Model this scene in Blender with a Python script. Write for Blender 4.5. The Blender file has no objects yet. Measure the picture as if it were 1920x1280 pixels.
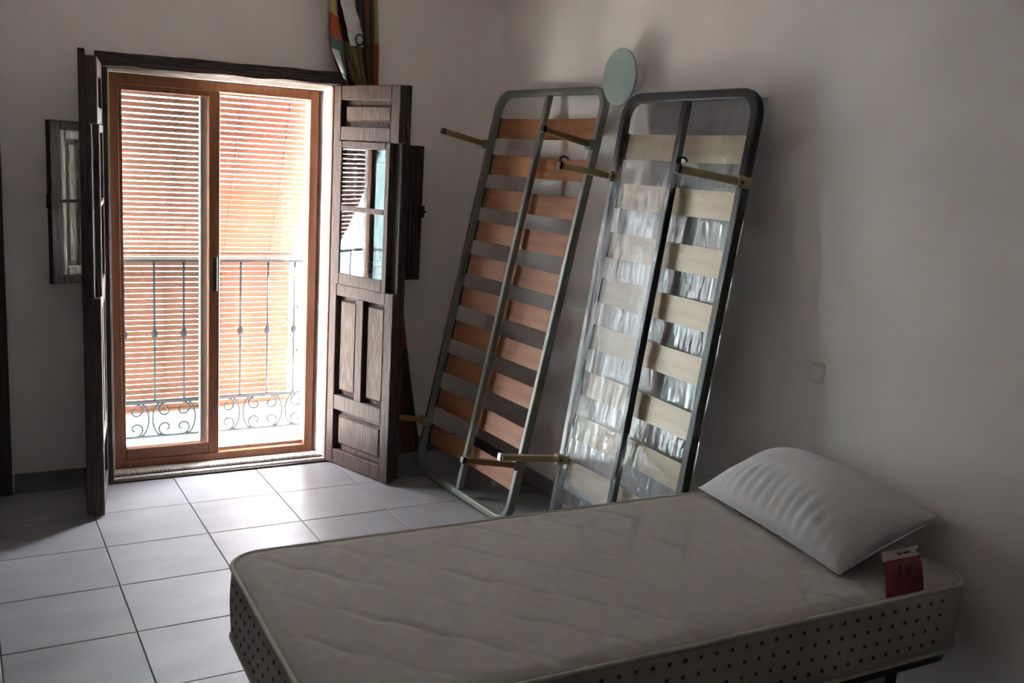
import bpy, bmesh, math, random
from mathutils import Vector, Matrix, noise
random.seed(4)
S = bpy.context.scene
COL = S.collection
PI = math.pi

# ------------------------------------------------------------------ camera
CAM_R = ((0.869320146, -0.490734400, 0.058840732),      # right
         (-0.039571569, -0.187774729, -0.981414664),    # down
         (0.492662739, 0.850835119, -0.182655485))      # forward
CAM_POS = (-0.47514, -4.35758, 1.62)
cam_d = bpy.data.cameras.new('camera')
cam = bpy.data.objects.new('camera', cam_d); COL.objects.link(cam)
r, d, f = (Vector(v) for v in CAM_R)
m = Matrix((r, -d, -f)).transposed().to_4x4(); m.translation = CAM_POS
cam.matrix_world = m
cam_d.sensor_width = 36; cam_d.lens = 1825.682 / 1920 * 36; cam_d.clip_start = .05
S.camera = cam

# ------------------------------------------------------------------ light
W = bpy.data.worlds.new('daylight'); S.world = W; W.use_nodes = True
bg = W.node_tree.nodes['Background']
bg.inputs[0].default_value = (.92, .93, 1.0, 1); bg.inputs[1].default_value = 2.2
sd = bpy.data.lights.new('sun', 'SUN'); sd.energy = 22.0; sd.angle = math.radians(.6); sd.color = (1, .93, .84)
sun = bpy.data.objects.new('sun', sd); COL.objects.link(sun)
sun.rotation_euler = Vector((-.80, -.01, -1)).to_track_quat('-Z', 'Y').to_euler()
pd = bpy.data.lights.new('window_portal', 'AREA'); pd.shape = 'RECTANGLE'; pd.size = 1.02; pd.size_y = 1.9
pd.cycles.is_portal = True
po = bpy.data.objects.new('window_portal', pd); COL.objects.link(po)
po.location = (.65, .60, .98); po.rotation_euler = (-PI / 2, 0, 0)
S.view_settings.view_transform = 'Standard'; S.view_settings.look = 'None'
S.view_settings.gamma = 1; S.view_settings.use_curve_mapping = False
S.view_settings.exposure = 5.0
S.cycles.use_denoising = True
S.cycles.max_bounces = 16; S.cycles.diffuse_bounces = 8; S.cycles.transparent_max_bounces = 24
S.cycles.sample_clamp_indirect = 12; S.cycles.caustics_reflective = False; S.cycles.caustics_refractive = False

# ------------------------------------------------------------------ room numbers
XW, YB, ZC = 2.03, .41, 2.75          # right wall, back wall, ceiling
XL, YF = -3.6, -7.2                   # left wall, wall behind
YO = .60                              # outer face of back wall
OX0, OX1, OZ1 = .105, 1.195, 1.925    # balcony window opening

# ------------------------------------------------------------------ materials
def mat(name, col, rough=.6, col2=None, scale=8., stretch=(1, 1, 1), detail=4., bump=0., bscale=None, metal=0., spec=.5,
        ramp=(.35, .7), coords='Object', trans=0.):
    m = bpy.data.materials.new(name); m.use_nodes = True
    nt = m.node_tree; b = nt.nodes['Principled BSDF']
    b.inputs['Base Color'].default_value = (*col, 1); b.inputs['Roughness'].default_value = rough
    b.inputs['Metallic'].default_value = metal; b.inputs['Specular IOR Level'].default_value = spec
    if col2 or bump:
        tc = nt.nodes.new('ShaderNodeTexCoord'); mp = nt.nodes.new('ShaderNodeMapping')
        mp.inputs['Scale'].default_value = stretch
        nt.links.new(tc.outputs[coords], mp.inputs[0])
    if col2:
        n = nt.nodes.new('ShaderNodeTexNoise'); n.inputs['Scale'].default_value = scale; n.inputs['Detail'].default_value = detail
        rp = nt.nodes.new('ShaderNodeValToRGB')
        rp.color_ramp.elements[0].position = ramp[0]; rp.color_ramp.elements[0].color = (*col, 1)
        rp.color_ramp.elements[1].position = ramp[1]; rp.color_ramp.elements[1].color = (*col2, 1)
        nt.links.new(mp.outputs[0], n.inputs['Vector']); nt.links.new(n.outputs[0], rp.inputs[0])
        nt.links.new(rp.outputs[0], b.inputs['Base Color'])
    if bump:
        n2 = nt.nodes.new('ShaderNodeTexNoise'); n2.inputs['Scale'].default_value = bscale or scale; n2.inputs['Detail'].default_value = 5
        bp = nt.nodes.new('ShaderNodeBump'); bp.inputs['Strength'].default_value = bump; bp.inputs['Distance'].default_value = .01
        nt.links.new(mp.outputs[0], n2.inputs['Vector']); nt.links.new(n2.outputs[0], bp.inputs['Height'])
        nt.links.new(bp.outputs[0], b.inputs['Normal'])
    if trans:
        t = nt.nodes.new('ShaderNodeBsdfTranslucent'); mx = nt.nodes.new('ShaderNodeMixShader')
        mx.inputs[0].default_value = trans
        if col2: nt.links.new(rp.outputs[0], t.inputs[0])
        else: t.inputs[0].default_value = (*col, 1)
        nt.links.new(b.outputs[0], mx.inputs[1]); nt.links.new(t.outputs[0], mx.inputs[2])
        nt.links.new(mx.outputs[0], nt.nodes['Material Output'].inputs[0])
    return m

def film_mat(name, base, tint, bump, stretch, scale, rough=.12, fm=.45):
    m = bpy.data.materials.new(name); m.use_nodes = True
    nt = m.node_tree; nt.nodes.remove(nt.nodes['Principled BSDF'])
    out = nt.nodes['Material Output']
    tr = nt.nodes.new('ShaderNodeBsdfTransparent'); tr.inputs[0].default_value = (*tint, 1)
    gl = nt.nodes.new('ShaderNodeBsdfGlossy'); gl.inputs[0].default_value = (.9, .92, .95, 1); gl.inputs['Roughness'].default_value = rough
    fr = nt.nodes.new('ShaderNodeFresnel'); fr.inputs['IOR'].default_value = 1.5
    ad = nt.nodes.new('ShaderNodeMath'); ad.operation = 'MULTIPLY_ADD'; ad.inputs[1].default_value = fm; ad.inputs[2].default_value = base
    mx = nt.nodes.new('ShaderNodeMixShader')
    tc = nt.nodes.new('ShaderNodeTexCoord'); mp = nt.nodes.new('ShaderNodeMapping'); mp.inputs['Scale'].default_value = stretch
    nt.links.new(tc.outputs['Object'], mp.inputs[0])
    if bump:
        n = nt.nodes.new('ShaderNodeTexNoise'); n.inputs['Scale'].default_value = scale; n.inputs['Detail'].default_value = 6
        n.inputs['Distortion'].default_value = 1.2
        bp = nt.nodes.new('ShaderNodeBump'); bp.inputs['Strength'].default_value = bump; bp.inputs['Distance'].default_value = .014
        nt.links.new(mp.outputs[0], n.inputs['Vector']); nt.links.new(n.outputs[0], bp.inputs['Height'])
        nt.links.new(bp.outputs[0], gl.inputs['Normal']); nt.links.new(bp.outputs[0], fr.inputs['Normal'])
    nt.links.new(fr.outputs[0], ad.inputs[0]); nt.links.new(ad.outputs[0], mx.inputs[0])
    nt.links.new(tr.outputs[0], mx.inputs[1]); nt.links.new(gl.outputs[0], mx.inputs[2]); nt.links.new(mx.outputs[0], out.inputs[0])
    return m

M = {}
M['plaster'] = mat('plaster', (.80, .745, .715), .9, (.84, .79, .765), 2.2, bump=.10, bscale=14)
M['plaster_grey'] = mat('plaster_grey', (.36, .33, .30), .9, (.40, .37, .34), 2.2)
M['plaster_white'] = mat('plaster_white', (.80, .79, .76), .85, (.70, .68, .64), 9, bump=.1)
M['ceiling'] = mat('ceiling', (.84, .83, .82), .9, bump=.05)
M['tile'] = mat('tile', (.235, .235, .25), .46, (.305, .305, .32), 2.6, stretch=(1, 2.4, 1), ramp=(.3, .72), bump=.03, bscale=30, coords='Object')
M['grout'] = mat('grout', (.20, .19, .18), .9)
M['skirting'] = mat('skirting', (.17, .165, .165), .45, (.21, .205, .205), 6)
M['wood_old'] = mat('wood_old', (.040, .022, .017), .62, (.100, .058, .044), 9, (16, 16, 1.1), 6, .55, 9, ramp=(.38, .72))
M['wood_panel'] = mat('wood_panel', (.045, .025, .018), .6, (.165, .108, .080), 8, (22, 22, 1.4), 7, .7, 8, ramp=(.40, .66))
M['wood_dark'] = mat('wood_dark', (.022, .014, .013), .6, (.05, .032, .027), 8, (14, 14, 1.2), 5, .4, 8)
M['wood_worn'] = mat('wood_worn', (.22, .195, .17), .7, (.62, .58, .53), 7, (18, 18, 1.6), 6, .5, 8, ramp=(.3, .6))
M['beam'] = mat('beam', (.020, .013, .011), .7, (.085, .055, .042), 7, (1.2, 14, 14), 6, .8, 8, ramp=(.45, .75))
M['frame_wood'] = mat('frame_wood', (.23, .083, .038), .42, (.29, .115, .052), 6, (9, 9, .8), 4, .08, 12)
M['salmon'] = mat('salmon', (.42, .24, .17), .7, (.50, .31, .23), 6, (9, 9, 1))
M['alu'] = mat('alu', (.34, .35, .34), .4, metal=.6)
M['black_plastic'] = mat('black_plastic', (.012, .012, .014), .45)
M['glass'] = film_mat('glass', .0, (.84, .88, .88), 0, (1, 1, 1), 1, .01)
M['old_glass'] = film_mat('old_glass', .0, (.86, .90, .90), .01, (1, 1, 1), 5, .02, .11)
M['blind'] = mat('blind', (.094, .040, .027), .9, (.112, .050, .033), 5, (1.2, 12, 12), 3, spec=.03)
M['far_blind'] = mat('far_blind', (.016, .0062, .0021), .9, (.019, .0078, .0028), 6, spec=.02)
M['cord'] = mat('cord', (.05, .03, .02), .8)
M['iron'] = mat('iron', (.012, .013, .0155), .8, (.018, .019, .022), 12, spec=.15)
M['latch_iron'] = mat('latch_iron', (.035, .028, .026), .6, metal=.4)
M['stone'] = mat('stone', (.32, .31, .29), .7, (.27, .26, .245), 5)
M['facade'] = mat('facade', (.60, .66, .66), .9, (.56, .62, .62), 3)
M['street'] = mat('street', (.55, .53, .50), .9, (.48, .46, .44), 3)
M['blue_iron'] = mat('blue_iron', (.12, .17, .24), .5)
M['far_glass'] = mat('far_glass', (.16, .20, .24), .15)
M['green_metal'] = mat('green_metal', (.20, .215, .185), .42, (.265, .28, .245), 5, bump=.03, bscale=30, metal=.35)
M['black_metal'] = mat('black_metal', (.018, .018, .022), .38, (.028, .028, .032), 9)
M['slat_red'] = mat('slat_red', (.30, .112, .047), .5, (.40, .168, .072), 3.2, (1.0, 10, 10), 4)
M['slat_pale'] = mat('slat_pale', (.62, .50, .34), .42, (.70, .585, .42), 4, (1, 9, 9), 4)
M['leg_brown'] = mat('leg_brown', (.20, .105, .038), .4, (.26, .14, .05), 6)
M['leg_khaki'] = mat('leg_khaki', (.36, .285, .15), .42, (.41, .33, .18), 6)
M['white_plastic'] = mat('white_plastic', (.72, .72, .74), .4)
M['film'] = film_mat('film', .045, (.93, .94, .95), .7, (1, .3, 1), 24, .06, .35)
M['film_back'] = film_mat('film_back', .10, (.91, .92, .94), .6, (1, .2, 1), 36, .025, 1.2)
M['mattress'] = mat('mattress', (.45, .42, .39), .95, (.49, .455, .425), 30, bump=.12, bscale=260)
M['mattress_side'] = mat('mattress_side', (.42, .385, .345), .95, bump=.15, bscale=300)
M['piping'] = mat('piping', (.54, .51, .45), .9)
M['pillow'] = mat('pillow', (.58, .575, .57), .9, (.61, .60, .595), 5, bump=.08, bscale=160)
M['tag_red'] = mat('tag_red', (.15, .004, .010), .6)
M['tag_white'] = mat('tag_white', (.42, .38, .36), .7)
M['tag_ink'] = mat('tag_ink', (.07, .05, .05), .7)
M['tag_script'] = mat('tag_script', (.30, .14, .15), .7)
M['lamp_glass'] = mat('lamp_glass', (.31, .41, .385), .28)
M['steel'] = mat('steel', (.5, .5, .5), .35, metal=.8)
CURT = {'yellow': (.52, .42, .14), 'orange': (.46, .10, .045), 'green': (.035, .085, .070), 'white': (.62, .62, .58),
        'maroon': (.10, .030, .028), 'tan': (.32, .245, .13), 'gold': (.46, .37, .17), 'brown': (.14, .075, .05), 'teal': (.09, .17, .14),
        'navy': (.05, .06, .10), 'rust': (.25, .09, .05)}
for k, c in CURT.items():
    M['cloth_' + k] = mat('cloth_' + k, c, .9, tuple(x * .8 for x in c), 40, bump=.1, bscale=220)

# ------------------------------------------------------------------ helpers
def link(name, me, material=None, parent=None, smooth=False):
    o = bpy.data.objects.new(name, me); COL.objects.link(o)
    if material is not None:
        for x in (material if isinstance(material, (list, tuple)) else [material]):
            me.materials.append(M[x] if isinstance(x, str) else x)
    if parent is not None: o.parent = parent
    if smooth:
        for p in me.polygons: p.use_smooth = True
    return o
def pyd(name, V, F, material=None, parent=None, smooth=False, idx=None):
    me = bpy.data.meshes.new(name); me.from_pydata([tuple(v) for v in V], [], F); me.update()
    if idx is not None:
        o = link(name, me, material, parent, smooth)
        for p, k in zip(me.polygons, idx): p.material_index = k
        return o
    return link(name, me, material, parent, smooth)
def boxes_bm(bs, bev=0., seg=1):
    bm = bmesh.new()
    for (x0, x1, y0, y1, z0, z1) in bs:
        g = bmesh.ops.create_cube(bm, size=1)
        for v in g['verts']:
            v.co = Vector(((x0 + x1) / 2 + v.co.x * (x1 - x0), (y0 + y1) / 2 + v.co.y * (y1 - y0), (z0 + z1) / 2 + v.co.z * (z1 - z0)))
    if bev:
        bmesh.ops.bevel(bm, geom=list(bm.edges), offset=bev, segments=seg, profile=.5, affect='EDGES')
    return bm
def box(name, b, material, parent=None, bev=0., seg=1):
    b = (min(b[0], b[1]), max(b[0], b[1]), min(b[2], b[3]), max(b[2], b[3]), min(b[4], b[5]), max(b[4], b[5]))
    bm = boxes_bm([b], bev, seg); me = bpy.data.meshes.new(name); bm.to_mesh(me); bm.free()
    return link(name, me, material, parent)
def boxes(name, bs, material, parent=None, bev=0.):
    bm = boxes_bm(bs, bev); me = bpy.data.meshes.new(name); bm.to_mesh(me); bm.free()
    return link(name, me, material, parent)
def tube_data(pts, rad, n=8, closed=False, rect=None, up=None):
    """sweep a circle (or a rectangle given as (half_side, half_up)) along points"""
    pts = [Vector(p) for p in pts]; V = []; F = []; N = len(pts); prev = None
    prof = [(rect[0] * a, rect[1] * b) for a, b in ((-1, -1), (1, -1), (1, 1), (-1, 1))] if rect else \
           [(math.cos(2 * PI * k / n), math.sin(2 * PI * k / n)) for k in range(n)]
    n = len(prof)
    for i, p in enumerate(pts):
        a = pts[(i - 1) % N] if (closed or i > 0) else p
        b = pts[(i + 1) % N] if (closed or i < N - 1) else p
        t = (b - a).normalized()
        if up is not None: w = Vector(up)
        else:
            w = prev if prev is not None else (Vector((0, 0, 1)) if abs(t.z) < .9 else Vector((1, 0, 0)))
        s = t.cross(w).normalized(); w = s.cross(t).normalized(); prev = w
        rr = rad[i] if isinstance(rad, (list, tuple)) else rad
        k = 1 if rect else rr
        for (c, q) in prof: V.append(p + s * c * k + w * q * k)
    L = N if closed else N - 1
    for i in range(L):
        for k in range(n):
            a = i * n + k; b = i * n + (k + 1) % n; c = ((i + 1) % N) * n + (k + 1) % n; e = ((i + 1) % N) * n + k
            F.append((a, b, c, e))
    if not closed:
        F.append(tuple(range(n))[::-1]); F.append(tuple((N - 1) * n + k for k in range(n)))
    return V, F
def tube(name, pts, rad, material, parent=None, n=8, closed=False, rect=None, up=None, smooth=None):
    V, F = tube_data(pts, rad, n, closed, rect, up)
    return pyd(name, V, F, material, parent, (rect is None) if smooth is None else smooth)
def empty(name, loc=(0, 0, 0), rz=0., matrix=None):
    o = bpy.data.objects.new(name, None); COL.objects.link(o); o.empty_display_size = .1
    if matrix is not None: o.matrix_world = matrix
    else: o.location = loc; o.rotation_euler = (0, 0, rz)
    return o
def tag(o, label=None, cat=None, group=None, kind=None):
    if label: o['label'] = label
    if cat: o['category'] = cat
    if group: o['group'] = group
    if kind: o['kind'] = kind
    return o
def struct(o, label, cat=None):
    o['kind'] = 'structure'; o['label'] = label
    if cat: o['category'] = cat
    return o
def copy_to(o, parent, name=None):
    c = o.copy(); COL.objects.link(c); c.parent = parent
    return c
def rrect(x0, x1, y0, y1, rad, seg=6, z=0.):
    P = []
    for cx, cy, a0 in ((x1 - rad, y1 - rad, 0), (x0 + rad, y1 - rad, PI / 2), (x0 + rad, y0 + rad, PI), (x1 - rad, y0 + rad, 3 * PI / 2)):
        for k in range(seg + 1):
            a = a0 + PI / 2 * k / seg
            P.append(Vector((cx + rad * math.cos(a), cy + rad * math.sin(a), z)))
    return P

# ================================================================== ROOM SHELL
TW, TD = .40409, .38474
fl = box('floor', (XL, XW, YF, YB, -.06, -.004), 'grout')
struct(fl, 'light grey stone-look tiled floor with thin dark joints', 'floor')
fl.data.materials.clear(); fl.data.materials.append(M['grout'])
tile_me = None
g = .0022
for i in range(-9, 6):
    for j in range(-2, 18):
        x0, x1 = i * TW + g, (i + 1) * TW - g
        y1, y0 = -j * TD + 2 * TD - 2 * TD - g, -(j + 1) * TD + g
        cx0, cx1, cy0, cy1 = max(x0, XL), min(x1, XW), max(y0, YF), min(y1, YB)
        if cx1 - cx0 < .02 or cy1 - cy0 < .02: continue
        full = cx0 == x0 and cx1 == x1 and cy0 == y0 and cy1 == y1
        if full and tile_me is not None:
            o = bpy.data.objects.new('tile', tile_me); COL.objects.link(o); o.parent = fl
        else:
            w2, d2 = (cx1 - cx0) / 2, (cy1 - cy0) / 2
            o = box('tile', (-w2, w2, -d2, d2, -.012, 0), 'tile', fl, .0012)
            if full: tile_me = o.data
        o.location = ((cx0 + cx1) / 2, (cy0 + cy1) / 2, random.uniform(-.0006, .0004))
# per-object variation in the tile colour
nt = M['tile'].node_tree
oi = nt.nodes.new('ShaderNodeObjectInfo'); mp = [n for n in nt.nodes if n.type == 'MAPPING'][0]
ml = nt.nodes.new('ShaderNodeMath'); ml.operation = 'MULTIPLY'; ml.inputs[1].default_value = 40
nt.links.new(oi.outputs['Random'], ml.inputs[0]); nt.links.new(ml.outputs[0], mp.inputs['Location'])

wb = boxes('wall_back', [(XL - .2, OX0, YB, YO, -.3, 2.95), (OX1, XW + .2, YB, YO, -.3, 2.95), (OX0, OX1, YB, YO, OZ1, 2.95),
                         (OX0, OX1, YB, YO, -.3, -.005)], 'plaster')
struct(wb, 'white plastered wall with the balcony window', 'wall')
struct(box('wall_right', (XW, XW + .2, YF - .2, YB, -.3, 3.0), 'plaster'), 'white plastered wall behind the leaning bed frames', 'wall')
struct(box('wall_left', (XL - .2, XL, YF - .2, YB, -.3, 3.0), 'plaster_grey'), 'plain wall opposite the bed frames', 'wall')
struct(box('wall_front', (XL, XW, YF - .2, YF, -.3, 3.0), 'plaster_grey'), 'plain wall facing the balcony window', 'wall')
struct(box('ceiling', (XL, XW, YF, YB, ZC, ZC + .2), 'ceiling'), 'white plastered ceiling', 'ceiling')
# rounded plaster corner between the two walls
RC = .14; V = []; F = []
for k in range(13):
    a = PI / 2 * k / 12
    for z in (0, ZC): V.append((XW - RC + RC * math.sin(a), YB - RC + RC * math.cos(a), z))
for k in range(12): F.append((2 * k, 2 * k + 2, 2 * k + 3, 2 * k + 1))
pyd('rounded_corner', V, F, 'plaster', wb, True)
# skirting
SKH = .085
struct(boxes('baseboard_back', [(-.285, OX0 - .03, YB - .012, YB + .005, 0, SKH), (OX1 + .06, XW, YB - .012, YB + .005, 0, SKH)], 'skirting', bev=.002),
       'grey tiled skirting under the balcony window wall', 'skirting')
struct(box('baseboard_right', (XW - .012, XW + .005, YF, YB - .012, 0, SKH), 'skirting', bev=.002), 'grey tiled skirting behind the bed frames', 'skirting')

# dark door at the left end of the window wall
dr = empty('door_1', (-.80, YB, 0)); struct(dr, 'dark brown wooden door on the window wall beside the shutters', 'door')
box('door_leaf', (-.43, .43, -.03, .01, 0, 1.98), 'wood_dark', dr, .004)
for a, b in ((-.505, -.43), (.43, .505)): box('door_jamb', (a, b, -.045, .005, 0, 2.06), 'wood_dark', dr, .004)
box('door_head', (-.505, .505, -.045, .005, 1.98, 2.06), 'wood_dark', dr, .004)
for z0, z1 in ((.15, .85), (.98, 1.85)):
    for x0, x1 in ((-.36, -.04), (.04, .36)): box('door_panel', (x0, x1, -.042, -.028, z0, z1), 'wood_dark', dr, .008)

# ------------------------------------------------------------------ balcony window, trims
tb = bmesh.new()
# rough-hewn header beam
nx = 30
prof = [(.355, 1.928), (.345, 1.985), (.415, 1.99), (.415, 1.922)]
V = []; F = []
for i in range(nx + 1):
    x = .085 + (1.225 - .085) * i / nx
    sag = .012 * (x - .65)
    for k, (y, z) in enumerate(prof):
        nz = noise.noise(Vector((x * 9, k * 3.1, 0))) * .006
        V.append((x, y + nz, z + sag + noise.noise(Vector((x * 7, k * 5.3, 4))) * .006))
for i in range(nx):
    for k in range(4): F.append((i * 4 + k, i * 4 + (k + 1) % 4, (i + 1) * 4 + (k + 1) % 4, (i + 1) * 4 + k))
F += [(3, 2, 1, 0), tuple(nx * 4 + k for k in range(4))]
o = pyd('trim_1', V, F, 'beam'); struct(o, 'dark rough-hewn wooden beam above the balcony window', 'beam')
struct(box('trim_2', (1.170, 1.20, .392, .46, .005, 1.925), 'salmon', bev=.004), 'faded salmon wooden jamb carrying the shutter with clear panes', 'jamb')
struct(box('trim_3', (.098, .135, .385, .46, .005, 1.925), 'wood_dark', bev=.004), 'dark wooden jamb carrying the shutter seen edge-on', 'jamb')
o = boxes('trim_4', [(.105, 1.195, .395, .425, 0, .018), (.105, 1.195, .425, .50, 0, .034)], 'wood_worn', bev=.004)
struct(o, 'worn pale wooden threshold with dark cracks under the balcony window', 'threshold')
box('threshold_lip', (.10, 1.20, .378, .398, 0, .010), 'wood_dark', o, .002)
box('threshold_groove', (.105, 1.195, .4235, .4275, .016, .022), 'wood_dark', o)
# white plaster reveals
V = []
for z in (.03, OZ1): V += [(1.137, .60, z), (1.137, .56, z), (1.168, .402, z), (1.172, .402, z), (1.172, .60, z)]
o = pyd('trim_6', V, [(0, 1, 2, 3, 4), (9, 8, 7, 6, 5)] + [(k, k + 5, (k + 1) % 5 + 5, (k + 1) % 5) for k in range(5)], 'plaster_white')
struct(o, 'splayed white plaster reveal beside the open half of the window', 'reveal')
struct(boxes('trim_5', [(.135, .15, .455, .60, .03, OZ1), (.135, 1.157, .44, .60, 1.905, OZ1 + .003)], 'plaster_white'),
       'thin white plaster reveal above and behind the shutter seen edge-on', 'reveal')

win = empty('window_1', (0, .52, 0)); struct(win, 'brown sliding balcony window with one side slid open', 'window')
FX0, FX1, FZ0, FZ1 = .148, 1.137, .028, 1.905
fm = 'frame_wood'
box('frame_jamb', (FX0, FX0 + .045, -.03, .055, FZ0, FZ1), fm, win, .003)
box('frame_jamb', (FX1 - .045, FX1, -.03, .055, FZ0, FZ1), fm, win, .003)
box('frame_head', (FX0 + .045, FX1 - .045, -.03, .055, FZ1 - .05, FZ1), fm, win, .003)
box('frame_sill', (FX0 + .045, FX1 - .045, -.03, .055, FZ0, FZ0 + .045), fm, win, .003)
box('track', (FX0 + .045, FX1 - .045, .008, .014, FZ0 + .045, FZ0 + .06), 'alu', win)
# front sash, on the side with two panes one behind the other
sa = empty('sash'); sa.parent = win
SX0, SX1, SZ0, SZ1 = FX0 + .02, .650, FZ0 + .045, FZ1 - .03
box('stile', (SX0, SX0 + .04, -.025, .002, SZ0, SZ1), fm, sa, .003)
box('stile', (SX1 - .052, SX1, -.025, .002, SZ0, SZ1), fm, sa, .003)
box('rail', (SX0 + .04, SX1 - .052, -.025, .002, SZ1 - .045, SZ1), fm, sa, .003)
box('rail', (SX0 + .04, SX1 - .052, -.025, .002, SZ0, SZ0 + .055), fm, sa, .003)
box('glass_pane', (SX0 + .03, SX1 - .042, -.014, -.010, SZ0 + .045, SZ1 - .035), 'glass', sa)
box('handle', (SX1 - .034, SX1 - .012, -.033, -.024, .90, 1.07), 'black_plastic', sa, .003)
sb = empty('sash'); sb.parent = win
box('stile', (SX0, SX0 + .035, .022, .048, SZ0, SZ1), 'alu', sb, .003)
box('stile', (SX1 - .085, SX1 - .045, .018, .048, SZ0, SZ1), 'alu', sb, .003)
box('rail', (SX0 + .035, SX1 - .085, .022, .048, SZ1 - .04, SZ1), fm, sb, .003)
box('rail', (SX0 + .035, SX1 - .085, .022, .048, SZ0, SZ0 + .05), fm, sb, .003)
box('glass_pane', (SX0 + .03, SX1 - .075, .033, .037, SZ0 + .04, SZ1 - .03), 'glass', sb)

# ================================================================== SHUTTER LEAVES
def raised(name, x0, x1, z0, z1, sgn, parent, base=.030, top=.012, inset=.028, material='wood_panel'):
    """raised field in a recess; depth 0 is the outer face"""
    e = inset; V = []
    for (a, b, c, dd, dep) in ((x0, x1, z0, z1, base), (x0 + e * .55, x1 - e * .55, z0 + e * .8, z1 - e * .8, base - .002), (x0 + e, x1 - e, z0 + e * 1.3, z1 - e * 1.3, top)):
        V += [(a, sgn * dep, c), (b, sgn * dep, c), (b, sgn * dep, dd), (a, sgn * dep, dd)]
    V += [(x0, sgn * (base + .01), z0), (x1, sgn * (base + .01), z0), (x1, sgn * (base + .01), z1), (x0, sgn * (base + .01), z1)]
    F = []
    for l in (0, 4):
        for k in range(4): F.append((l + k, l + (k + 1) % 4, l + 4 + (k + 1) % 4, l + 4 + k))
    F.append((8, 9, 10, 11)); F.append((15, 14, 13, 12))
    for k in range(4): F.append((12 + k, 12 + (k + 1) % 4, (k + 1) % 4, k))
    return pyd(name, V, F, material, parent)

def leaf(label, hinge, tip, sgn, wid):
    ang = math.atan2(tip[1] - hinge[1], tip[0] - hinge[0])
    L = empty('window_shutter', (*hinge, 0), ang); tag(L, label, 'shutter')
    T = .045; Z0, Z1 = .008, 1.93
    def b(name, x0, x1, d0, d1, z0, z1, m='wood_old', p=L, bev=.003): return box(name, (x0, x1, sgn * d0, sgn * d1, z0, z1), m, p, bev)
    w = wid; s0 = .055; s1 = w - .062
    b('stile', 0, s0, 0, T, Z0, Z1)
    b('stile', s1, w, 0, T, Z0, .955); b('stile', s1, w, 0, T, 1.665, Z1)
    b('stile', w - .05, w, .024, T, .955, 1.665, 'wood_dark')
    b('rail', s0, s1, .001, T, 1.862, Z1); b('rail', s0, s1, .001, T, 1.668, 1.735)
    b('rail', s0, s1, .001, T, .895, .955); b('rail', s0, s1, .001, T, .300, .378); b('rail', s0, s1, .001, T, Z0, .085)
    xm = (s0 + s1) / 2
    b('muntin', xm - .028, xm + .028, .001, T, .378, .895)
    raised('panel', s0, s1, 1.735, 1.862, sgn, L, .036, .016, .026)
    raised('panel', s0, xm - .028, .378, .895, sgn, L, .036, .016, .024)
    raised('panel', xm + .028, s1, .378, .895, sgn, L, .036, .016, .024)
    raised('panel', s0, s1, .085, .300, sgn, L, .036, .014, .030)
    # cover strip on the free edge
    b('cover_strip', w - .055, w + .004, T, .070, .02, 1.932 if sgn > 0 else 1.955, 'wood_dark')
    # glazed casement
    c = empty('casement'); c.parent = L
    c0, c1 = s0 - .012, w - .055
    b('casement_stile', c0, c0 + .03, -.003, .02, .955, 1.665, 'wood_old', c); b('casement_stile', c1 - .034, c1, -.003, .02, .955, 1.665, 'wood_old', c)
    for z0, z1 in ((1.632, 1.665), (1.325, 1.350), (.955, 1.012)): b('casement_rail', c0 + .03, c1 - .034, -.003, .02, z0, z1, 'wood_old', c)
    for z0, z1 in ((1.35, 1.632), (1.012, 1.325)): b('pane', c0 + .025, c1 - .029, .001, .004, z0 - .004, z1 + .004, 'old_glass', c, 0)
    return L, ang
def hatch(parent, base, end, z0, z1, face, worn):
    """small solid shutter hinged on the back of a leaf; world-space base and end turned into the leaf's space"""
    inv = (Matrix.Translation(parent.location) @ Matrix.Rotation(parent.rotation_euler.z, 4, 'Z')).inverted()
    a = inv @ Vector((*base, 0)); e = inv @ Vector((*end, 0)); v = e - a; w = v.length; ang = math.atan2(v.y, v.x)
    h = empty('hatch'); h.parent = parent; h.location = a; h.rotation_euler = (0, 0, ang)
    T = .03; s = face
    fr = .05
    for x0, x1, q0, q1 in ((0, fr, z0, z1), (w - fr, w, z0, z1), (fr, w - fr, z0, z0 + .035), (fr, w - fr, z1 - .035, z1)):
        box('hatch_frame', (x0, x1, 0, s * T, q0, q1), 'wood_dark', h, .003)
    pm = 'wood_worn' if worn else 'wood_dark'
    box('hatch_back', (fr - .003, w - fr + .003, s * .004, s * .012, z0 + .03, z1 - .03), pm, h)
    i0 = fr + .0; mw = .022
    for x0, x1, q0, q1 in ((i0, i0 + mw, z0 + .035, z1 - .035), (w - i0 - mw, w - i0, z0 + .035, z1 - .035),
                           (i0 + mw, w - i0 - mw, z0 + .035, z0 + .075), (i0 + mw, w - i0 - mw, z1 - .075, z1 - .035)):
        box('hatch_moulding', (x0, x1, s * .012, s * .026, q0, q1), pm, h, .005)
    box('hatch_panel', (i0 + mw + .016, w - i0 - mw - .016, s * .012, s * .022, z0 + .095, z1 - .095), pm, h, .004)
    zl = (z0 + z1) / 2 + .01
    box('latch', (w - .14, w + .02, s * .030, s * .037, zl - .007, zl + .007), 'latch_iron', h, .002)
    box('latch_plate', (w - .03, w + .008, s * .006, s * .042, zl - .03, zl + .03), 'latch_iron', h, .002)
    return h
LR, angR = leaf('old brown shutter with clear panes and raised panels, standing in front of the striped curtain', (1.178, .388), (1.178 + .155, .388 - .465), 1, .49)
hatch(LR, (1.252, .285), (1.635, .335), .975, 1.665, -1, False)
LL, angL = leaf('old dark shutter opened edge-on, with a worn hatch folded towards the dark door', (.114, .40), (.040, -.05), -1, .456)
hatch(LL, (.050, .295), (-.135, .195), .985, 1.672, 1, True)

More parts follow.
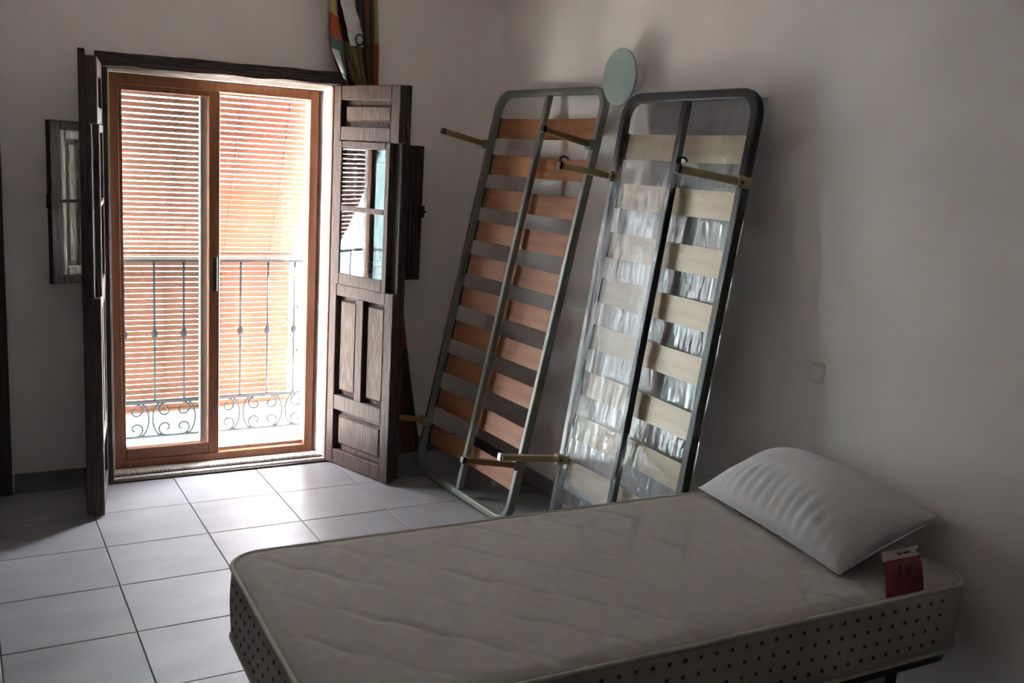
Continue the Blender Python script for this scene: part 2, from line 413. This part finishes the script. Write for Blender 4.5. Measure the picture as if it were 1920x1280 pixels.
# ================================================================== STRIPED CURTAIN
cu = empty('striped_curtain', (1.32, .385, 0)); tag(cu, 'green, tan and rust striped curtain hanging gathered beside the window beam', 'curtain')
up_c = ['maroon'] * 8 + ['maroon', 'rust', 'brown', 'white', 'brown', 'green', 'rust', 'brown', 'green', 'rust', 'green', 'green', 'rust', 'gold']
lo_c = ['maroon'] * 5 + ['rust', 'tan', 'tan', 'tan', 'tan', 'gold', 'gold', 'tan', 'tan', 'brown', 'maroon', 'green', 'rust', 'green', 'green', 'rust', 'orange']
keys = sorted(set(up_c + lo_c)); NC = len(up_c); SUB = 3; NZ = 60
def cedges(z):
    # left and right edge in world x at height z
    P = [(0.0, 1.33, 1.715), (.45, 1.33, 1.64), (.87, 1.315, 1.565), (1.4, 1.29, 1.47), (1.93, 1.262, 1.40), (1.97, 1.21, 1.40), (2.1, 1.155, 1.395), (2.35, 1.14, 1.375), (2.68, 1.13, 1.35)]
    for (a, l0, r0), (b, l1, r1) in zip(P, P[1:]):
        if z <= b:
            t = (z - a) / (b - a); return l0 + (l1 - l0) * t, r0 + (r1 - r0) * t
    return P[-1][1:]
V = []; F = []; idx = []
for j in range(NZ + 1):
    z = .012 + 2.668 * j / NZ; l, r_ = cedges(z)
    for i in range(NC * SUB + 1):
        t = i / (NC * SUB)
        dep = .016 * math.sin(t * 5.2 * 2 * PI + .5 * math.sin(z * 1.7)) * (1 - .25 * z / 2.7) + .006 * math.sin(t * 31 + z * 3)
        x = l + (r_ - l) * t + .006 * math.sin(z * 5 + t * 9)
        V.append((x - 1.32, -dep - .004, z))
n1 = NC * SUB + 1
for j in range(NZ):
    for i in range(NC * SUB):
        F.append((j * n1 + i, j * n1 + i + 1, (j + 1) * n1 + i + 1, (j + 1) * n1 + i)); idx.append(keys.index((up_c if j > 47 else lo_c if j > 12 else ['green', 'rust', 'brown', 'green'][(i // 9) % 4:][:1] * 22)[i // SUB]))
o = pyd('cloth', V, F, ['cloth_' + k for k in keys], cu, True, idx)
so = o.modifiers.new('thick', 'SOLIDIFY'); so.thickness = .002
# turned-over edge with cross bands
fk = ['yellow', 'orange', 'teal', 'white', 'navy']
V = []; F = []; idx = []; NZ2 = 26
FE = [(1.965, 1.200, 1.225, ), (2.01, 1.180, 1.222), (2.06, 1.155, 1.212), (2.10, 1.135, 1.208), (2.14, 1.126, 1.204), (2.20, 1.124, 1.190), (2.30, 1.122, 1.166), (2.68, 1.118, 1.155)]
def fe(z):
    for (a, l0, r0), (b, l1, r1) in zip(FE, FE[1:]):
        if z <= b: t = (z - a) / (b - a); return l0 + (l1 - l0) * t, r0 + (r1 - r0) * t
    return FE[-1][1:]
for j in range(NZ2 + 1):
    z = 1.965 + (2.68 - 1.965) * j / NZ2; l, r_ = fe(z)
    for i in range(7):
        t = i / 6; V.append((l + (r_ - l) * t - 1.32, -.052 - .018 * math.sin(t * PI) + .004 * math.sin(z * 9), z - .03 * t))
for j in range(NZ2):
    z = 1.965 + (2.68 - 1.965) * (j + .5) / NZ2
    for i in range(6):
        F.append((j * 7 + i, j * 7 + i + 1, (j + 1) * 7 + i + 1, (j + 1) * 7 + i))
        k = 4 if z < 1.98 else 3 if (z < 2.09 and i < 3) else 2 if z < 2.165 else 1 if z < 2.275 else 0 if z < 2.45 else 3
        idx.append(k)
o = pyd('turned_edge', V, F, ['cloth_' + k for k in fk], cu, True, idx)
so = o.modifiers.new('thick', 'SOLIDIFY'); so.thickness = .002
# white header band and ring
V = []; F = []
BE = [(2.118, 1.222, 1.292), (2.16, 1.210, 1.288), (2.22, 1.196, 1.272), (2.30, 1.170, 1.245), (2.40, 1.150, 1.225), (2.68, 1.140, 1.21)]
for j in range(30):
    z = 2.118 + (2.68 - 2.118) * j / 29
    for (a, l0, r0), (b, l1, r1) in zip(BE, BE[1:]):
        if z <= b + 1e-6: t = (z - a) / (b - a); l = l0 + (l1 - l0) * t; r_ = r0 + (r1 - r0) * t; break
    for i in range(7):
        t = i / 6; V.append((l + (r_ - l) * t - 1.32, -.082 - .010 * math.sin(t * PI) + .005 * math.sin(z * 85 + t * 2) * (1 if j < 24 else .4), z))
for j in range(29):
    for i in range(6): F.append((j * 7 + i, j * 7 + i + 1, (j + 1) * 7 + i + 1, (j + 1) * 7 + i))
o = pyd('header_band', V, F, 'cloth_white', cu, True); so = o.modifiers.new('thick', 'SOLIDIFY'); so.thickness = .003
tube('curtain_ring', [(-.058 + .021 * math.cos(a), -.102, 2.148 + .024 * math.sin(a)) for a in [2 * PI * k / 20 for k in range(20)]], .0038, 'black_plastic', cu, 6, True)
tube('ring_hook', [(-.078, -.098, 2.115), (-.058, -.100, 2.122), (-.036, -.098, 2.13)], .004, 'black_plastic', cu, 6)

# ================================================================== BALCONY
struct(box('balcony_floor', (-.25, 1.75, YO - .02, 1.13, -.14, -.02), 'stone'), 'pale sunlit balcony slab', 'balcony')
struct(box('sill', (OX0, OX1, .57, .66, -.02, .022), 'stone'), 'pale stone sill outside the sliding window', 'sill')
ra = empty('balcony_railing', (.65, 1.05, -.02)); tag(ra, 'grey wrought-iron balcony railing with knuckled bars and scrolls', 'railing')
RX0, RX1 = -.85, 1.05
box('top_rail', (RX0, RX1, -.022, .022, 1.0, 1.014), 'iron', ra, .002)
box('lower_rail', (RX0, RX1, -.008, .008, .228, .242), 'iron', ra, .001)
box('foot_rail', (RX0, RX1, -.008, .008, .035, .047), 'iron', ra, .001)
bar = None; kn = None
for k in range(12):
    x = .55 + .153 - .153 * k
    if bar is None:
        bar = tube('baluster', [(0, 0, .235), (0, 0, 1.005)], .0062, 'iron', ra, 6); b_ = bar
        z = [-.026, -.017, -.006, .006, .017, .026]; rr = [.006, .013, .018, .018, .013, .006]
        kn = tube('knuckle', [(0, 0, .61 + q) for q in z], rr, 'iron', b_, 8)
    else:
        b_ = copy_to(bar, ra); copy_to(kn, b_)
    b_.location = (x, 0, 0)
for x in (RX0, RX1): box('corner_post', (x - .008, x + .008, -.008, .008, 0, 1.0), 'iron', ra)
for x in (RX0, RX1):
    box('side_rail', (x - .02, x + .02, -.45, -.02, 1.0, 1.014), 'iron', ra); box('side_rail', (x - .006, x + .006, -.45, -.01, .228, .242), 'iron', ra)
    for q in (-.15, -.30): tube('side_bar', [(x, q, 0), (x, q, 1.0)], .0062, 'iron', ra, 6)
def spiral(cx, cz, R, a0, turns, flip, tail):
    P = []
    n = 26
    for k in range(n):
        t = k / (n - 1); rr = R * (1 - .72 * t); a = a0 + flip * turns * 2 * PI * t
        P.append((cx + rr * math.cos(a), 0, cz + rr * math.sin(a)))
    return P
sc_me = {}
for k in range(7):
    cx = .62 - .245 * k
    for (dx, dz, fl_, up) in ((.045, .185, 1, 1), (-.045, .185, -1, 1), (.045, .085, 1, -1), (-.045, .085, -1, -1)):
        key = (fl_, up)
        if key not in sc_me:
            o = tube('scroll', spiral(0, 0, .042, PI / 2 * up + (0 if fl_ > 0 else 0), .95, fl_ * -up, 0), .0062, 'iron', ra, 5); sc_me[key] = o
        else: o = copy_to(sc_me[key], ra)
        o.location = (cx + dx, 0, dz)
    if 'arc' not in sc_me:
        A = []
        for q in range(17):
            a = PI * (.5 - q / 16) * 1.05
            A.append((.030 * math.cos(a) * 1.9 - .02, 0, .137 + .098 * math.sin(a)))
        sc_me['arc'] = tube('arc', A, .0062, 'iron', ra, 5); o = sc_me['arc']
        sc_me['arc2'] = tube('arc', [(-x, y, z) for x, y, z in A], .0062, 'iron', ra, 5); o2 = sc_me['arc2']
    else: o = copy_to(sc_me['arc'], ra); o2 = copy_to(sc_me['arc2'], ra)
    o.location = (cx + .075, 0, 0); o2.location = (cx - .075, 0, 0)

# wooden slat blind draped from the lintel over the railing
bl = empty('wooden_blind', (.65, .66, 1.93)); tag(bl, 'orange wooden slat blind draped out over the iron balcony railing', 'blind')
path = []
for k in range(41):
    t = k / 40; path.append(Vector((0, .0 + .385 * t ** 1.15, -.90 * t - .015 * math.sin(t * PI))))
path += [Vector((0, .402, -.912)), Vector((0, .422, -.920)), Vector((0, .438, -.940)), Vector((0, .444, -.97))]
for k in range(1, 30): path.append(Vector((0, .444 + .0004 * k, -.97 - .028 * k)))
acc = [0.]
for a, b in zip(path, path[1:]): acc.append(acc[-1] + (b - a).length)
def at_len(s):
    for i in range(len(acc) - 1):
        if s <= acc[i + 1]:
            t = (s - acc[i]) / (acc[i + 1] - acc[i]); return path[i].lerp(path[i + 1], t), (path[i + 1] - path[i]).normalized()
    return path[-1], (path[-1] - path[-2]).normalized()
slat_me = {}
BW0, BW1 = -.535, .535
tot = acc[-1] - .02; s = .012; ns = 0; pitch = .0295
while s < tot:
    p, tn = at_len(s); low = p.z < -.95
    key = 'low' if low else 'up'
    hh = .0132 if low else .0114
    if key not in slat_me: slat_me[key] = box('slat', (BW0, BW1, -.0025, .0025, -hh, hh), 'blind', bl, .001); o = slat_me[key]
    else: o = copy_to(slat_me[key], bl)
    o.location = p; o.rotation_euler = (math.atan2(-tn.y, tn.z) + PI + (random.uniform(-.08, .08)), 0, random.uniform(-.0012, .0012))
    s += pitch; ns += 1
tube('bottom_bar', [(BW0, path[-1].y, path[-1].z), (BW1, path[-1].y, path[-1].z)], .012, 'blind', bl, 8)
box('head_bar', (BW0, BW1, -.015, .015, -.01, .03), 'blind', bl, .003)
for x in (-.44, -.15, .15, .40): tube('cord', [(x, p.y - .004, p.z) for p in path[::2]], .0017, 'cord', bl, 5)

# ------------------------------------------------------------------ street and opposite house
struct(box('street', (-25, 30, YO, 9, -3.7, -3.5), 'street'), 'sunlit pale street below the balcony', 'street')
ob = empty('house', (2.5, 6.2, -3.5)); tag(ob, 'pale blue-green house across the street with blue iron balconies', 'building')
box('facade', (-18, 18, 0, .5, 0, 6.6), 'facade', ob)
for (bx, bz, wd) in ((.55, 2.9, 1.9), (-3.2, 2.9, 1.9), (4.2, 2.9, 1.9)):
    box('balcony_slab', (bx - wd / 2, bx + wd / 2, -.6, 0, bz - .12, bz), 'facade', ob)
    dn = box('balcony_door', (bx - .5, bx + .5, -.02, .03, bz, bz + 2.1), 'far_glass', ob)
    for x in (-.5, 0, .46): box('door_stile', (bx + x, bx + x + .05, -.04, .0, bz, bz + 2.1), 'blue_iron', dn)
    for z in (.08, .55, 1.0): box('rail', (bx - wd / 2, bx + wd / 2, -.6, -.58, bz + z, bz + z + .03), 'blue_iron', ob)
    n = 14
    for k in range(n + 1):
        x = bx - wd / 2 + wd * k / n
        box('rail_bar', (x - .008, x + .008, -.6, -.585, bz + .08, bz + 1.0), 'blue_iron', ob)

hb = empty('hanging_blind'); hb.parent = ob
me0 = None
for k in range(14):
    if me0 is None: me0 = box('blind_slat', (-.62, .12, -.07, -.05, -.026, .026), 'far_blind', hb, .004); q = me0
    else: q = copy_to(me0, hb)
    q.location = (0, 0, 4.66 - .058 * k)
# ================================================================== LEANING BED FRAMES
def bed_frame(label, o, u, v, Wd, L, tube_m, slat_m, slats, slat_h, legs, leg_m, corner, tube_half, grp):
    u = Vector(u); v = Vector(v); n = v.cross(u).normalized()      # n points to the wall side after sign fix
    if n.x > 0: n = -n                                             # n: towards the room
    mtx = Matrix((u, v, n)).transposed().to_4x4(); mtx.translation = Vector(o)
    e = empty('slatted_bed', matrix=mtx); tag(e, label, 'bed', grp)
    hs, hd = tube_half
    tube('side_frame', rrect(0, Wd, 0, L, corner, 8), .02, tube_m, e, 4, True, rect=(hs, hd), up=(0, 0, 1), smooth=False).data
    fr = e.children[0]
    bv = fr.modifiers.new('bevel', 'BEVEL'); bv.width = .006; bv.segments = 2; bv.limit_method = 'ANGLE'; bv.angle_limit = math.radians(50)
    box('centre_bar', (Wd / 2 - .015, Wd / 2 + .015, hs, L - hs, -.012, .018), tube_m, e, .004)
    me = None
    nsg = 14
    for yc in slats:
        if me is None:
            V = []; F = []
            for k in range(nsg + 1):
                t = k / nsg; x = .018 + (Wd - .036) * t; zz = -.020 - .014 * math.sin(PI * t)
                for (y, z) in ((-slat_h / 2, zz - .004), (slat_h / 2, zz - .004), (slat_h / 2, zz + .004), (-slat_h / 2, zz + .004)): V.append((x, y, z))
            for k in range(nsg):
                for q in range(4): F.append((k * 4 + q, (k + 1) * 4 + q, (k + 1) * 4 + (q + 1) % 4, k * 4 + (q + 1) % 4))
            F += [(0, 1, 2, 3), tuple(nsg * 4 + q for q in (3, 2, 1, 0))]
            so_ = pyd('slat', V, F, slat_m, e); me = so_.data
            cap = box('slat_holder', (.010, .026, -slat_h / 2 - .002, slat_h / 2 + .002, -.028, -.014), 'black_plastic', so_, .002)
            cap2 = copy_to(cap, so_); cap2.location = (Wd - .036, 0, 0); cap.location = (.0, 0, 0)
        else:
            s_ = copy_to(so_, e); c_ = copy_to(cap, s_); c2 = copy_to(cap2, s_); c2.location = cap2.location; so2 = s_
            s_.location = (0, yc + random.uniform(-.004, .004), random.uniform(-.001, .001)); s_.rotation_euler = (random.uniform(-.03, .03), 0, random.uniform(-.004, .004))
            continue
        so_.location = (0, yc, 0)
    for (side, s, ln, hook, dy) in legs:
        x = 0 if side == 0 else Wd
        lg = empty('leg'); lg.parent = e; lg.location = (x, s, hd)
        lg.rotation_euler = (dy, 0, 0)
        box('leg_tube', (-.013, .013, -.013, .013, .0, ln), leg_m, lg, .004)
        box('bracket', (-.020, .020, -.022, .022, -.035, .022), tube_m if not hook else leg_m, lg, .003)
        if hook:
            tube('bolt', [(-.024, 0, .008), (.024, 0, .008)], .006, 'black_plastic', lg, 8)
            box('foot_cap', (-.015, .015, -.016, .016, ln, ln + .014), 'white_plastic' if hook == 1 else 'black_plastic', lg, .003)
            if hook == 2:
                P = [(0, -.012, ln + .012), (0, .018, ln + .010)] + [(0, .026 + .012 * math.sin(a), ln - .008 + .018 * math.cos(a)) for a in [PI * q / 8 for q in range(9)]]
                tube('hook', P, .0045, 'black_plastic', lg, 6)
        else:
            box('foot_cap', (-.014, .014, -.014, .014, ln, ln + .02), 'black_plastic', lg, .003)
    return e
bf1 = bed_frame('grey-green metal bed frame with reddish wood slats leaning under the round lamp',
    (1.58095, .09320, .024), (.0426615, -.9990896, 0), (.1971592, .0084188, .9803353), .88575, 1.95709, 'green_metal', 'slat_red',
    [1.79, 1.607, 1.432, 1.26, 1.088, .913, .737, .560, .378, .185], .098,
    [(0, 1.695, .25, 0, 0), (1, 1.71, .25, 0, 0), (0, .245, .25, 0, 0), (1, .270, .27, 0, 0)], 'leg_brown', .085, (.015, .019), 'slatted beds leaning on the wall')
bf2 = bed_frame('black metal bed frame with pale slats, half wrapped in clear plastic film',
    (1.72521, -.98404, .024), (-.0221866, -.9997538, 0), (.1264269, -.0028057, .9919720), .78872, 1.88652, 'black_metal', 'slat_pale',
    [1.695, 1.49, 1.285, 1.09, .892, .690, .495, .298, .10], .102,
    [(0, 1.565, .25, 2, 0), (1, 1.578, .27, 2, 0), (0, .345, .29, 1, 0), (1, .345, .29, 1, 0)], 'leg_khaki', .085, (.019, .016), 'slatted beds leaning on the wall')
# plastic film on the black frame
def sheet(name, x0, x1, y0, y1, nx, ny, zf, keep, material):
    V = []; F = []
    for j in range(ny + 1):
        for i in range(nx + 1):
            x = x0 + (x1 - x0) * i / nx; y = y0 + (y1 - y0) * j / ny; V.append((x, y, zf(x, y)))
    for j in range(ny):
        for i in range(nx):
            x = x0 + (x1 - x0) * (i + .5) / nx; y = y0 + (y1 - y0) * (j + .5) / ny
            if keep(x, y): F.append((j * (nx + 1) + i, j * (nx + 1) + i + 1, (j + 1) * (nx + 1) + i + 1, (j + 1) * (nx + 1) + i))
    o = pyd(name, V, F, material, bf2, True)
    bm = bmesh.new(); bm.from_mesh(o.data); bmesh.ops.delete(bm, geom=[v for v in bm.verts if not v.link_faces], context='VERTS'); bm.to_mesh(o.data); bm.free()
    return o
def wr(x, y, a, sx, sy, off): return a * noise.noise(Vector((x * sx, y * sy, off))) + a * .5 * noise.noise(Vector((x * sx * 2.3, y * sy * 2.1, off + 7)))
W2, L2 = .78872, 1.88652
def front_keep(x, y):
    cx = W2 / 2 + .012 + .008 * noise.noise(Vector((0, y * 14, 2)))
    if x < cx: return True
    if y > 1.545 + .05 * noise.noise(Vector((x * 9, 0, 5))) - .10 * max(0, x - .68): return True
    # torn lower corner
    return y < .60 - (x - W2 / 2) * .33 + .015 * noise.noise(Vector((x * 20, 0, 9))) and y < .62
def front_z(x, y):
    z = .0215 + wr(x, y, .004, 22, 5, 1.5)
    edge = max(0, 1 - abs(x - .40) / .1) if y < .62 else 0
    return z + .012 * edge * (1 + noise.noise(Vector((x * 30, y * 12, 3)))) + (.02 * max(0, noise.noise(Vector((x * 7, y * 7, 6)))) if (x > W2 / 2 and y < .62) else 0)
sheet('plastic_wrap', -.006, W2 + .010, .02, L2 + .014, 56, 130, front_z, front_keep, 'film')
sheet('plastic_wrap', .008, W2 - .008, .02, L2 - .005, 110, 200, lambda x, y: -.0425 - .008 * math.sin(PI * min(1, max(0, x / W2))) + wr(x, y, .0035, 26, 8, 12.) + wr(x, y, .0013, 62, 20, 31.), lambda x, y: True, 'film_back')

# ================================================================== BED
YAW = -.030
bx0, by0 = .122, -1.867
ML, MW, MZ0, MZ1 = 1.888, .868, .335, .537
base = empty('metal_bed', (bx0, by0, 0), YAW); tag(base, 'dark metal slatted bed standing under the quilted mattress', 'bed')
tube('base_frame', rrect(.04, ML - .03, -MW + .03, -.03, .06, 6, .316), .02, 'black_metal', base, 4, True, rect=(.015, .018), up=(0, 0, 1), smooth=False)
bs = None
for k in range(11):
    x = .14 + (ML - .28) * k / 10
    if bs is None: bs = box('slat', (-.045, .045, -MW + .045, -.045, .324, .333), 'slat_red', base, .002); s_ = bs
    else: s_ = copy_to(bs, base)
    s_.location = (x, 0, 0)
for x in (.22, ML - .24):
    for y in (-.045, -MW + .045): tube('leg', [(x, y, .30), (x, y, 0)], .016, 'black_metal', base, 10)

mt = empty('mattress', (bx0, by0, 0), YAW); tag(mt, 'cream quilted mattress with dotted sides and a red tag', 'mattress')
# body: rounded plan, bulged sides
out = rrect(0, ML, -MW, 0, .095, 10)
NP = len(out); c0 = Vector((ML / 2, -MW / 2, 0)); V = []; F = []; idx = []
prof = [(-.02, .0), (0, .004), (.004, .02), (.007, .07), (.008, .10), (.007, .14), (.004, .182), (0, .198), (-.012, .2015)]
H = MZ1 - MZ0
def offs(k, dd):
    p = out[k]; a = out[(k - 1) % NP]; b = out[(k + 1) % NP]; t = (b - a).normalized(); nn = Vector((t.y, -t.x, 0))
    return p + nn * dd
for (dd, z) in prof:
    for k in range(NP):
        p = offs(k, dd); bul = 1.0
        V.append((p.x, p.y, MZ0 + z / .2015 * H))
for l in range(len(prof) - 1):
    for k in range(NP): F.append((l * NP + k, l * NP + (k + 1) % NP, (l + 1) * NP + (k + 1) % NP, (l + 1) * NP + k))
F.append(tuple(range(NP))[::-1])
pyd('side_band', V, F, 'mattress_side', mt, True)
# quilted top: grid squeezed onto the rounded outline
def quilt(x, y):
    p = .118; lam = .215
    k = y / p; k0 = math.floor(k); best = 9
    for kk in (k0 - 1, k0, k0 + 1, k0 + 2):
        yy = kk * p + (p * .5) * (1 if kk % 2 else -1) * math.sin(2 * PI * x / lam) * .96
        sl = (p * .5) * 2 * PI / lam * math.cos(2 * PI * x / lam)
        best = min(best, abs(y - yy) / math.sqrt(1 + sl * sl))
    return min(1, best / .024) ** .45
NXg, NYg = 260, 124
V = []; F = []
R = .095
for j in range(NYg + 1):
    for i in range(NXg + 1):
        x = ML * i / NXg; y = -MW * j / NYg
        # project corner points inwards on the rounded rectangle
        qx = min(max(x, R), ML - R); qy = max(min(y, -R), -MW + R); dx, dy = x - qx, y - qy
        if dx and dy:
            mx_ = max(abs(dx), abs(dy)); ln = math.hypot(dx, dy); sc = mx_ / ln; x, y = qx + dx * sc, qy + dy * sc
        ed = min(x, ML - x, -y, MW + y)
        ed = max(0, ed) if not (dx and dy) else R - max(abs(dx), abs(dy))
        edge = min(1, ed / .05)
        z = MZ1 - .006 + .010 * math.sin(edge * PI / 2) + .0055 * quilt(x, y) * min(1, edge * 1.2)
        V.append((x, y, z))
for j in range(NYg):
    for i in range(NXg): a = j * (NXg + 1) + i; F.append((a, a + NXg + 1, a + NXg + 2, a + 1))
pyd('quilted_top', V, F, 'mattress', mt, True)
for z in (MZ0 + .004, MZ1 - .004):
    tube('piping', [Vector((offs(k, .003).x, offs(k, .003).y, z)) for k in range(NP)], .006, 'piping', mt, 8, True)
# punched dots on the long near side and foot end
bm = bmesh.new()
def dot(p, nn):
    mtx = Matrix.Translation(p) @ Vector(nn).to_track_quat('Z', 'Y').to_matrix().to_4x4()
    bmesh.ops.create_cone(bm, cap_ends=True, segments=8, radius1=.0054, radius2=.0048, depth=.002, matrix=mtx)
rows = [.045, .085, .125, .165]
for q, zz in enumerate(rows):
    bulge = .0065 + .0015
    for k in range(40):
        x = .07 + .0465 * k + (.0 if q % 2 == 0 else .0)
        if .105 < x < ML - .10: dot(Vector((x + (zz - .1) * .12, -MW - bulge + (.0012 if zz > .15 or zz < .06 else 0), MZ0 + zz)), (0, -1, 0))
    for k in range(17):
        y = -.07 - .0465 * k
        if -.105 > y > -MW + .105: dot(Vector((-bulge + (.0012 if zz > .15 or zz < .06 else 0), y, MZ0 + zz)), (-1, 0, 0))
me = bpy.data.meshes.new('vent_dots'); bm.to_mesh(me); bm.free()
o = link('vent_dots', me, 'tag_ink', mt); o['kind'] = 'stuff'; o['label'] = 'rows of small black punched dots'
# red tag with a white strip
def tagpt(s_, t): # s across, t up
    b0 = Vector((1.535, -MW + .004, MZ1 + .003)); b1 = Vector((1.680, -MW + .004, MZ1 + .003))
    up = Vector((.075, .085, .055)) ; p = b0.lerp(b1, s_) + up * t; p.z += .012 * math.sin(t * PI) ; return p
def strip(name, t0, t1, m, parent, n=8):
    V = []; F = []
    for j in range(n + 1):
        t = t0 + (t1 - t0) * j / n
        for i in range(5): V.append(tagpt(i / 4, t))
    for j in range(n):
        for i in range(4): F.append((j * 5 + i, j * 5 + i + 1, (j + 1) * 5 + i + 1, (j + 1) * 5 + i))
    o = pyd(name, V, F, m, parent, True); so = o.modifiers.new('thick', 'SOLIDIFY'); so.thickness = .0015; so.offset = 0
    return o
tg = strip('tag', 0, 1.0, 'tag_red', mt); tg['label'] = 'red cloth tag with faint white script'
ts = strip('tag_strip', 1.0, 1.42, 'tag_white', tg)
def onTag(s_, t): p = tagpt(s_, t); return p + Vector((0, -.0012, .0018))
# faint script running along the tag height, and a paler second line
P = [onTag(.46 + .07 * math.sin(k * 1.25) + .02 * math.sin(k * .4), .34 + .40 * k / 44) for k in range(45)]
tube('script', P, .0014, 'tag_script', tg, 4)
P = [onTag(.74 + .025 * math.sin(k * 1.5), .32 + .36 * k / 36) for k in range(37)]
tube('script', P, .0009, 'tag_script', tg, 4)
for s0, s1 in ((.40, .52), (.58, .66), (.69, .75), (.95, .98)):
    tube('printed_mark', [onTag(s0, 1.24), onTag((s0 + s1) / 2, 1.20), onTag(s1, 1.24)], .003, 'tag_ink', tg, 5)

# ------------------------------------------------------------------ pillow
A = Vector((1.690, -1.945, .565)); B = Vector((1.585, -2.655, .565)); Cc = Vector((2.005, -2.640, .665)); D = Vector((2.000, -2.010, .690))
pl = empty('pillow', (0, 0, 0)); tag(pl, 'plump white pillow propped against the wall on the mattress', 'pillow')
cen = (A + B + Cc + D) / 4
pl.location = cen
nrm = (B - A).cross(Cc - B).normalized()
if nrm.z < 0: nrm = -nrm
NU, NV = 64, 44; V = []; F = []
def ppt(i, j, sgn):
    u_ = -1 + 2 * i / NU; v_ = -1 + 2 * j / NV
    # pinch the edges between the corners
    uu = u_ * (1 - .02 * (1 - v_ * v_)); vv = v_ * (1 - .035 * (1 - u_ * u_))
    s_ = (uu + 1) / 2; t = (vv + 1) / 2
    p = A.lerp(B, s_).lerp(D.lerp(Cc, s_), t)
    th = max(0, (1 - abs(u_) ** 2.6)) ** .62 * max(0, (1 - abs(v_) ** 2.4)) ** .6
    h = (.118 if sgn > 0 else .05) * th
    fr_ = max(0, -v_) ** 1.5 * (1 - abs(u_) ** 6)
    h += sgn * .009 * fr_ * math.sin(u_ * 50 + 2.5 * noise.noise(Vector((u_ * 3, v_ * 2, 1)))) * th
    h += sgn * .010 * noise.noise(Vector((u_ * 1.7 + 3, v_ * 1.9, 2))) * th
    return p + nrm * h * sgn - cen
top = {}; bot = {}
for j in range(NV + 1):
    for i in range(NU + 1): top[i, j] = len(V); V.append(ppt(i, j, 1))
for j in range(NV + 1):
    for i in range(NU + 1):
        if i in (0, NU) or j in (0, NV): bot[i, j] = top[i, j]
        else: bot[i, j] = len(V); p = ppt(i, j, -1); p.z = max(p.z, .549 - cen.z); V.append(p)
for j in range(NV):
    for i in range(NU):
        F.append((top[i, j], top[i + 1, j], top[i + 1, j + 1], top[i, j + 1])); F.append((bot[i, j], bot[i, j + 1], bot[i + 1, j + 1], bot[i + 1, j]))
pyd('cushion_body', V, F, 'pillow', pl, True)
loop = [ppt(i, 0, 1) for i in range(NU + 1)] + [ppt(NU, j, 1) for j in range(1, NV + 1)] + [ppt(i, NV, 1) for i in range(NU - 1, -1, -1)] + [ppt(0, j, 1) for j in range(NV - 1, 0, -1)]
tube('seam', loop, .0028, 'pillow', pl, 5, True)

# ================================================================== WALL LAMP, WALL PLATE
wl = empty('wall_lamp', (XW, -.925, 1.985)); tag(wl, 'round pale green glass wall lamp above the bed frames', 'lamp')
def disc(name, x0, x1, rad, m, parent, bev=.003, seg=64):
    P = [(x0, rad - bev), (x0 + bev, rad), (x1 - bev, rad), (x1, rad - bev)]
    V = []; F = []
    for (x, rr) in P:
        for k in range(seg): a = 2 * PI * k / seg; V.append((x, rr * math.cos(a), rr * math.sin(a)))
    for l in range(3):
        for k in range(seg): F.append((l * seg + k, l * seg + (k + 1) % seg, (l + 1) * seg + (k + 1) % seg, (l + 1) * seg + k))
    F.append(tuple(range(seg))[::-1]); F.append(tuple(3 * seg + k for k in range(seg)))
    return pyd(name, V, F, m, parent)
disc('glass_disc', -.082, -.070, .118, 'lamp_glass', wl)
disc('lamp_base', -.030, .004, .062, 'white_plastic', wl, .004, 40)
disc('lamp_stem', -.072, -.028, .022, 'steel', wl, .002, 20)
wp = empty('wall_plate', (XW, -2.095, .978)); tag(wp, 'small square painted-over junction cover on the white wall', 'wall plate')
box('cover', (-.005, .003, -.030, .030, -.034, .034), 'plaster', wp, .004)
box('cover_lip', (-.007, -.004, -.020, .020, -.024, .024), 'plaster', wp, .002)
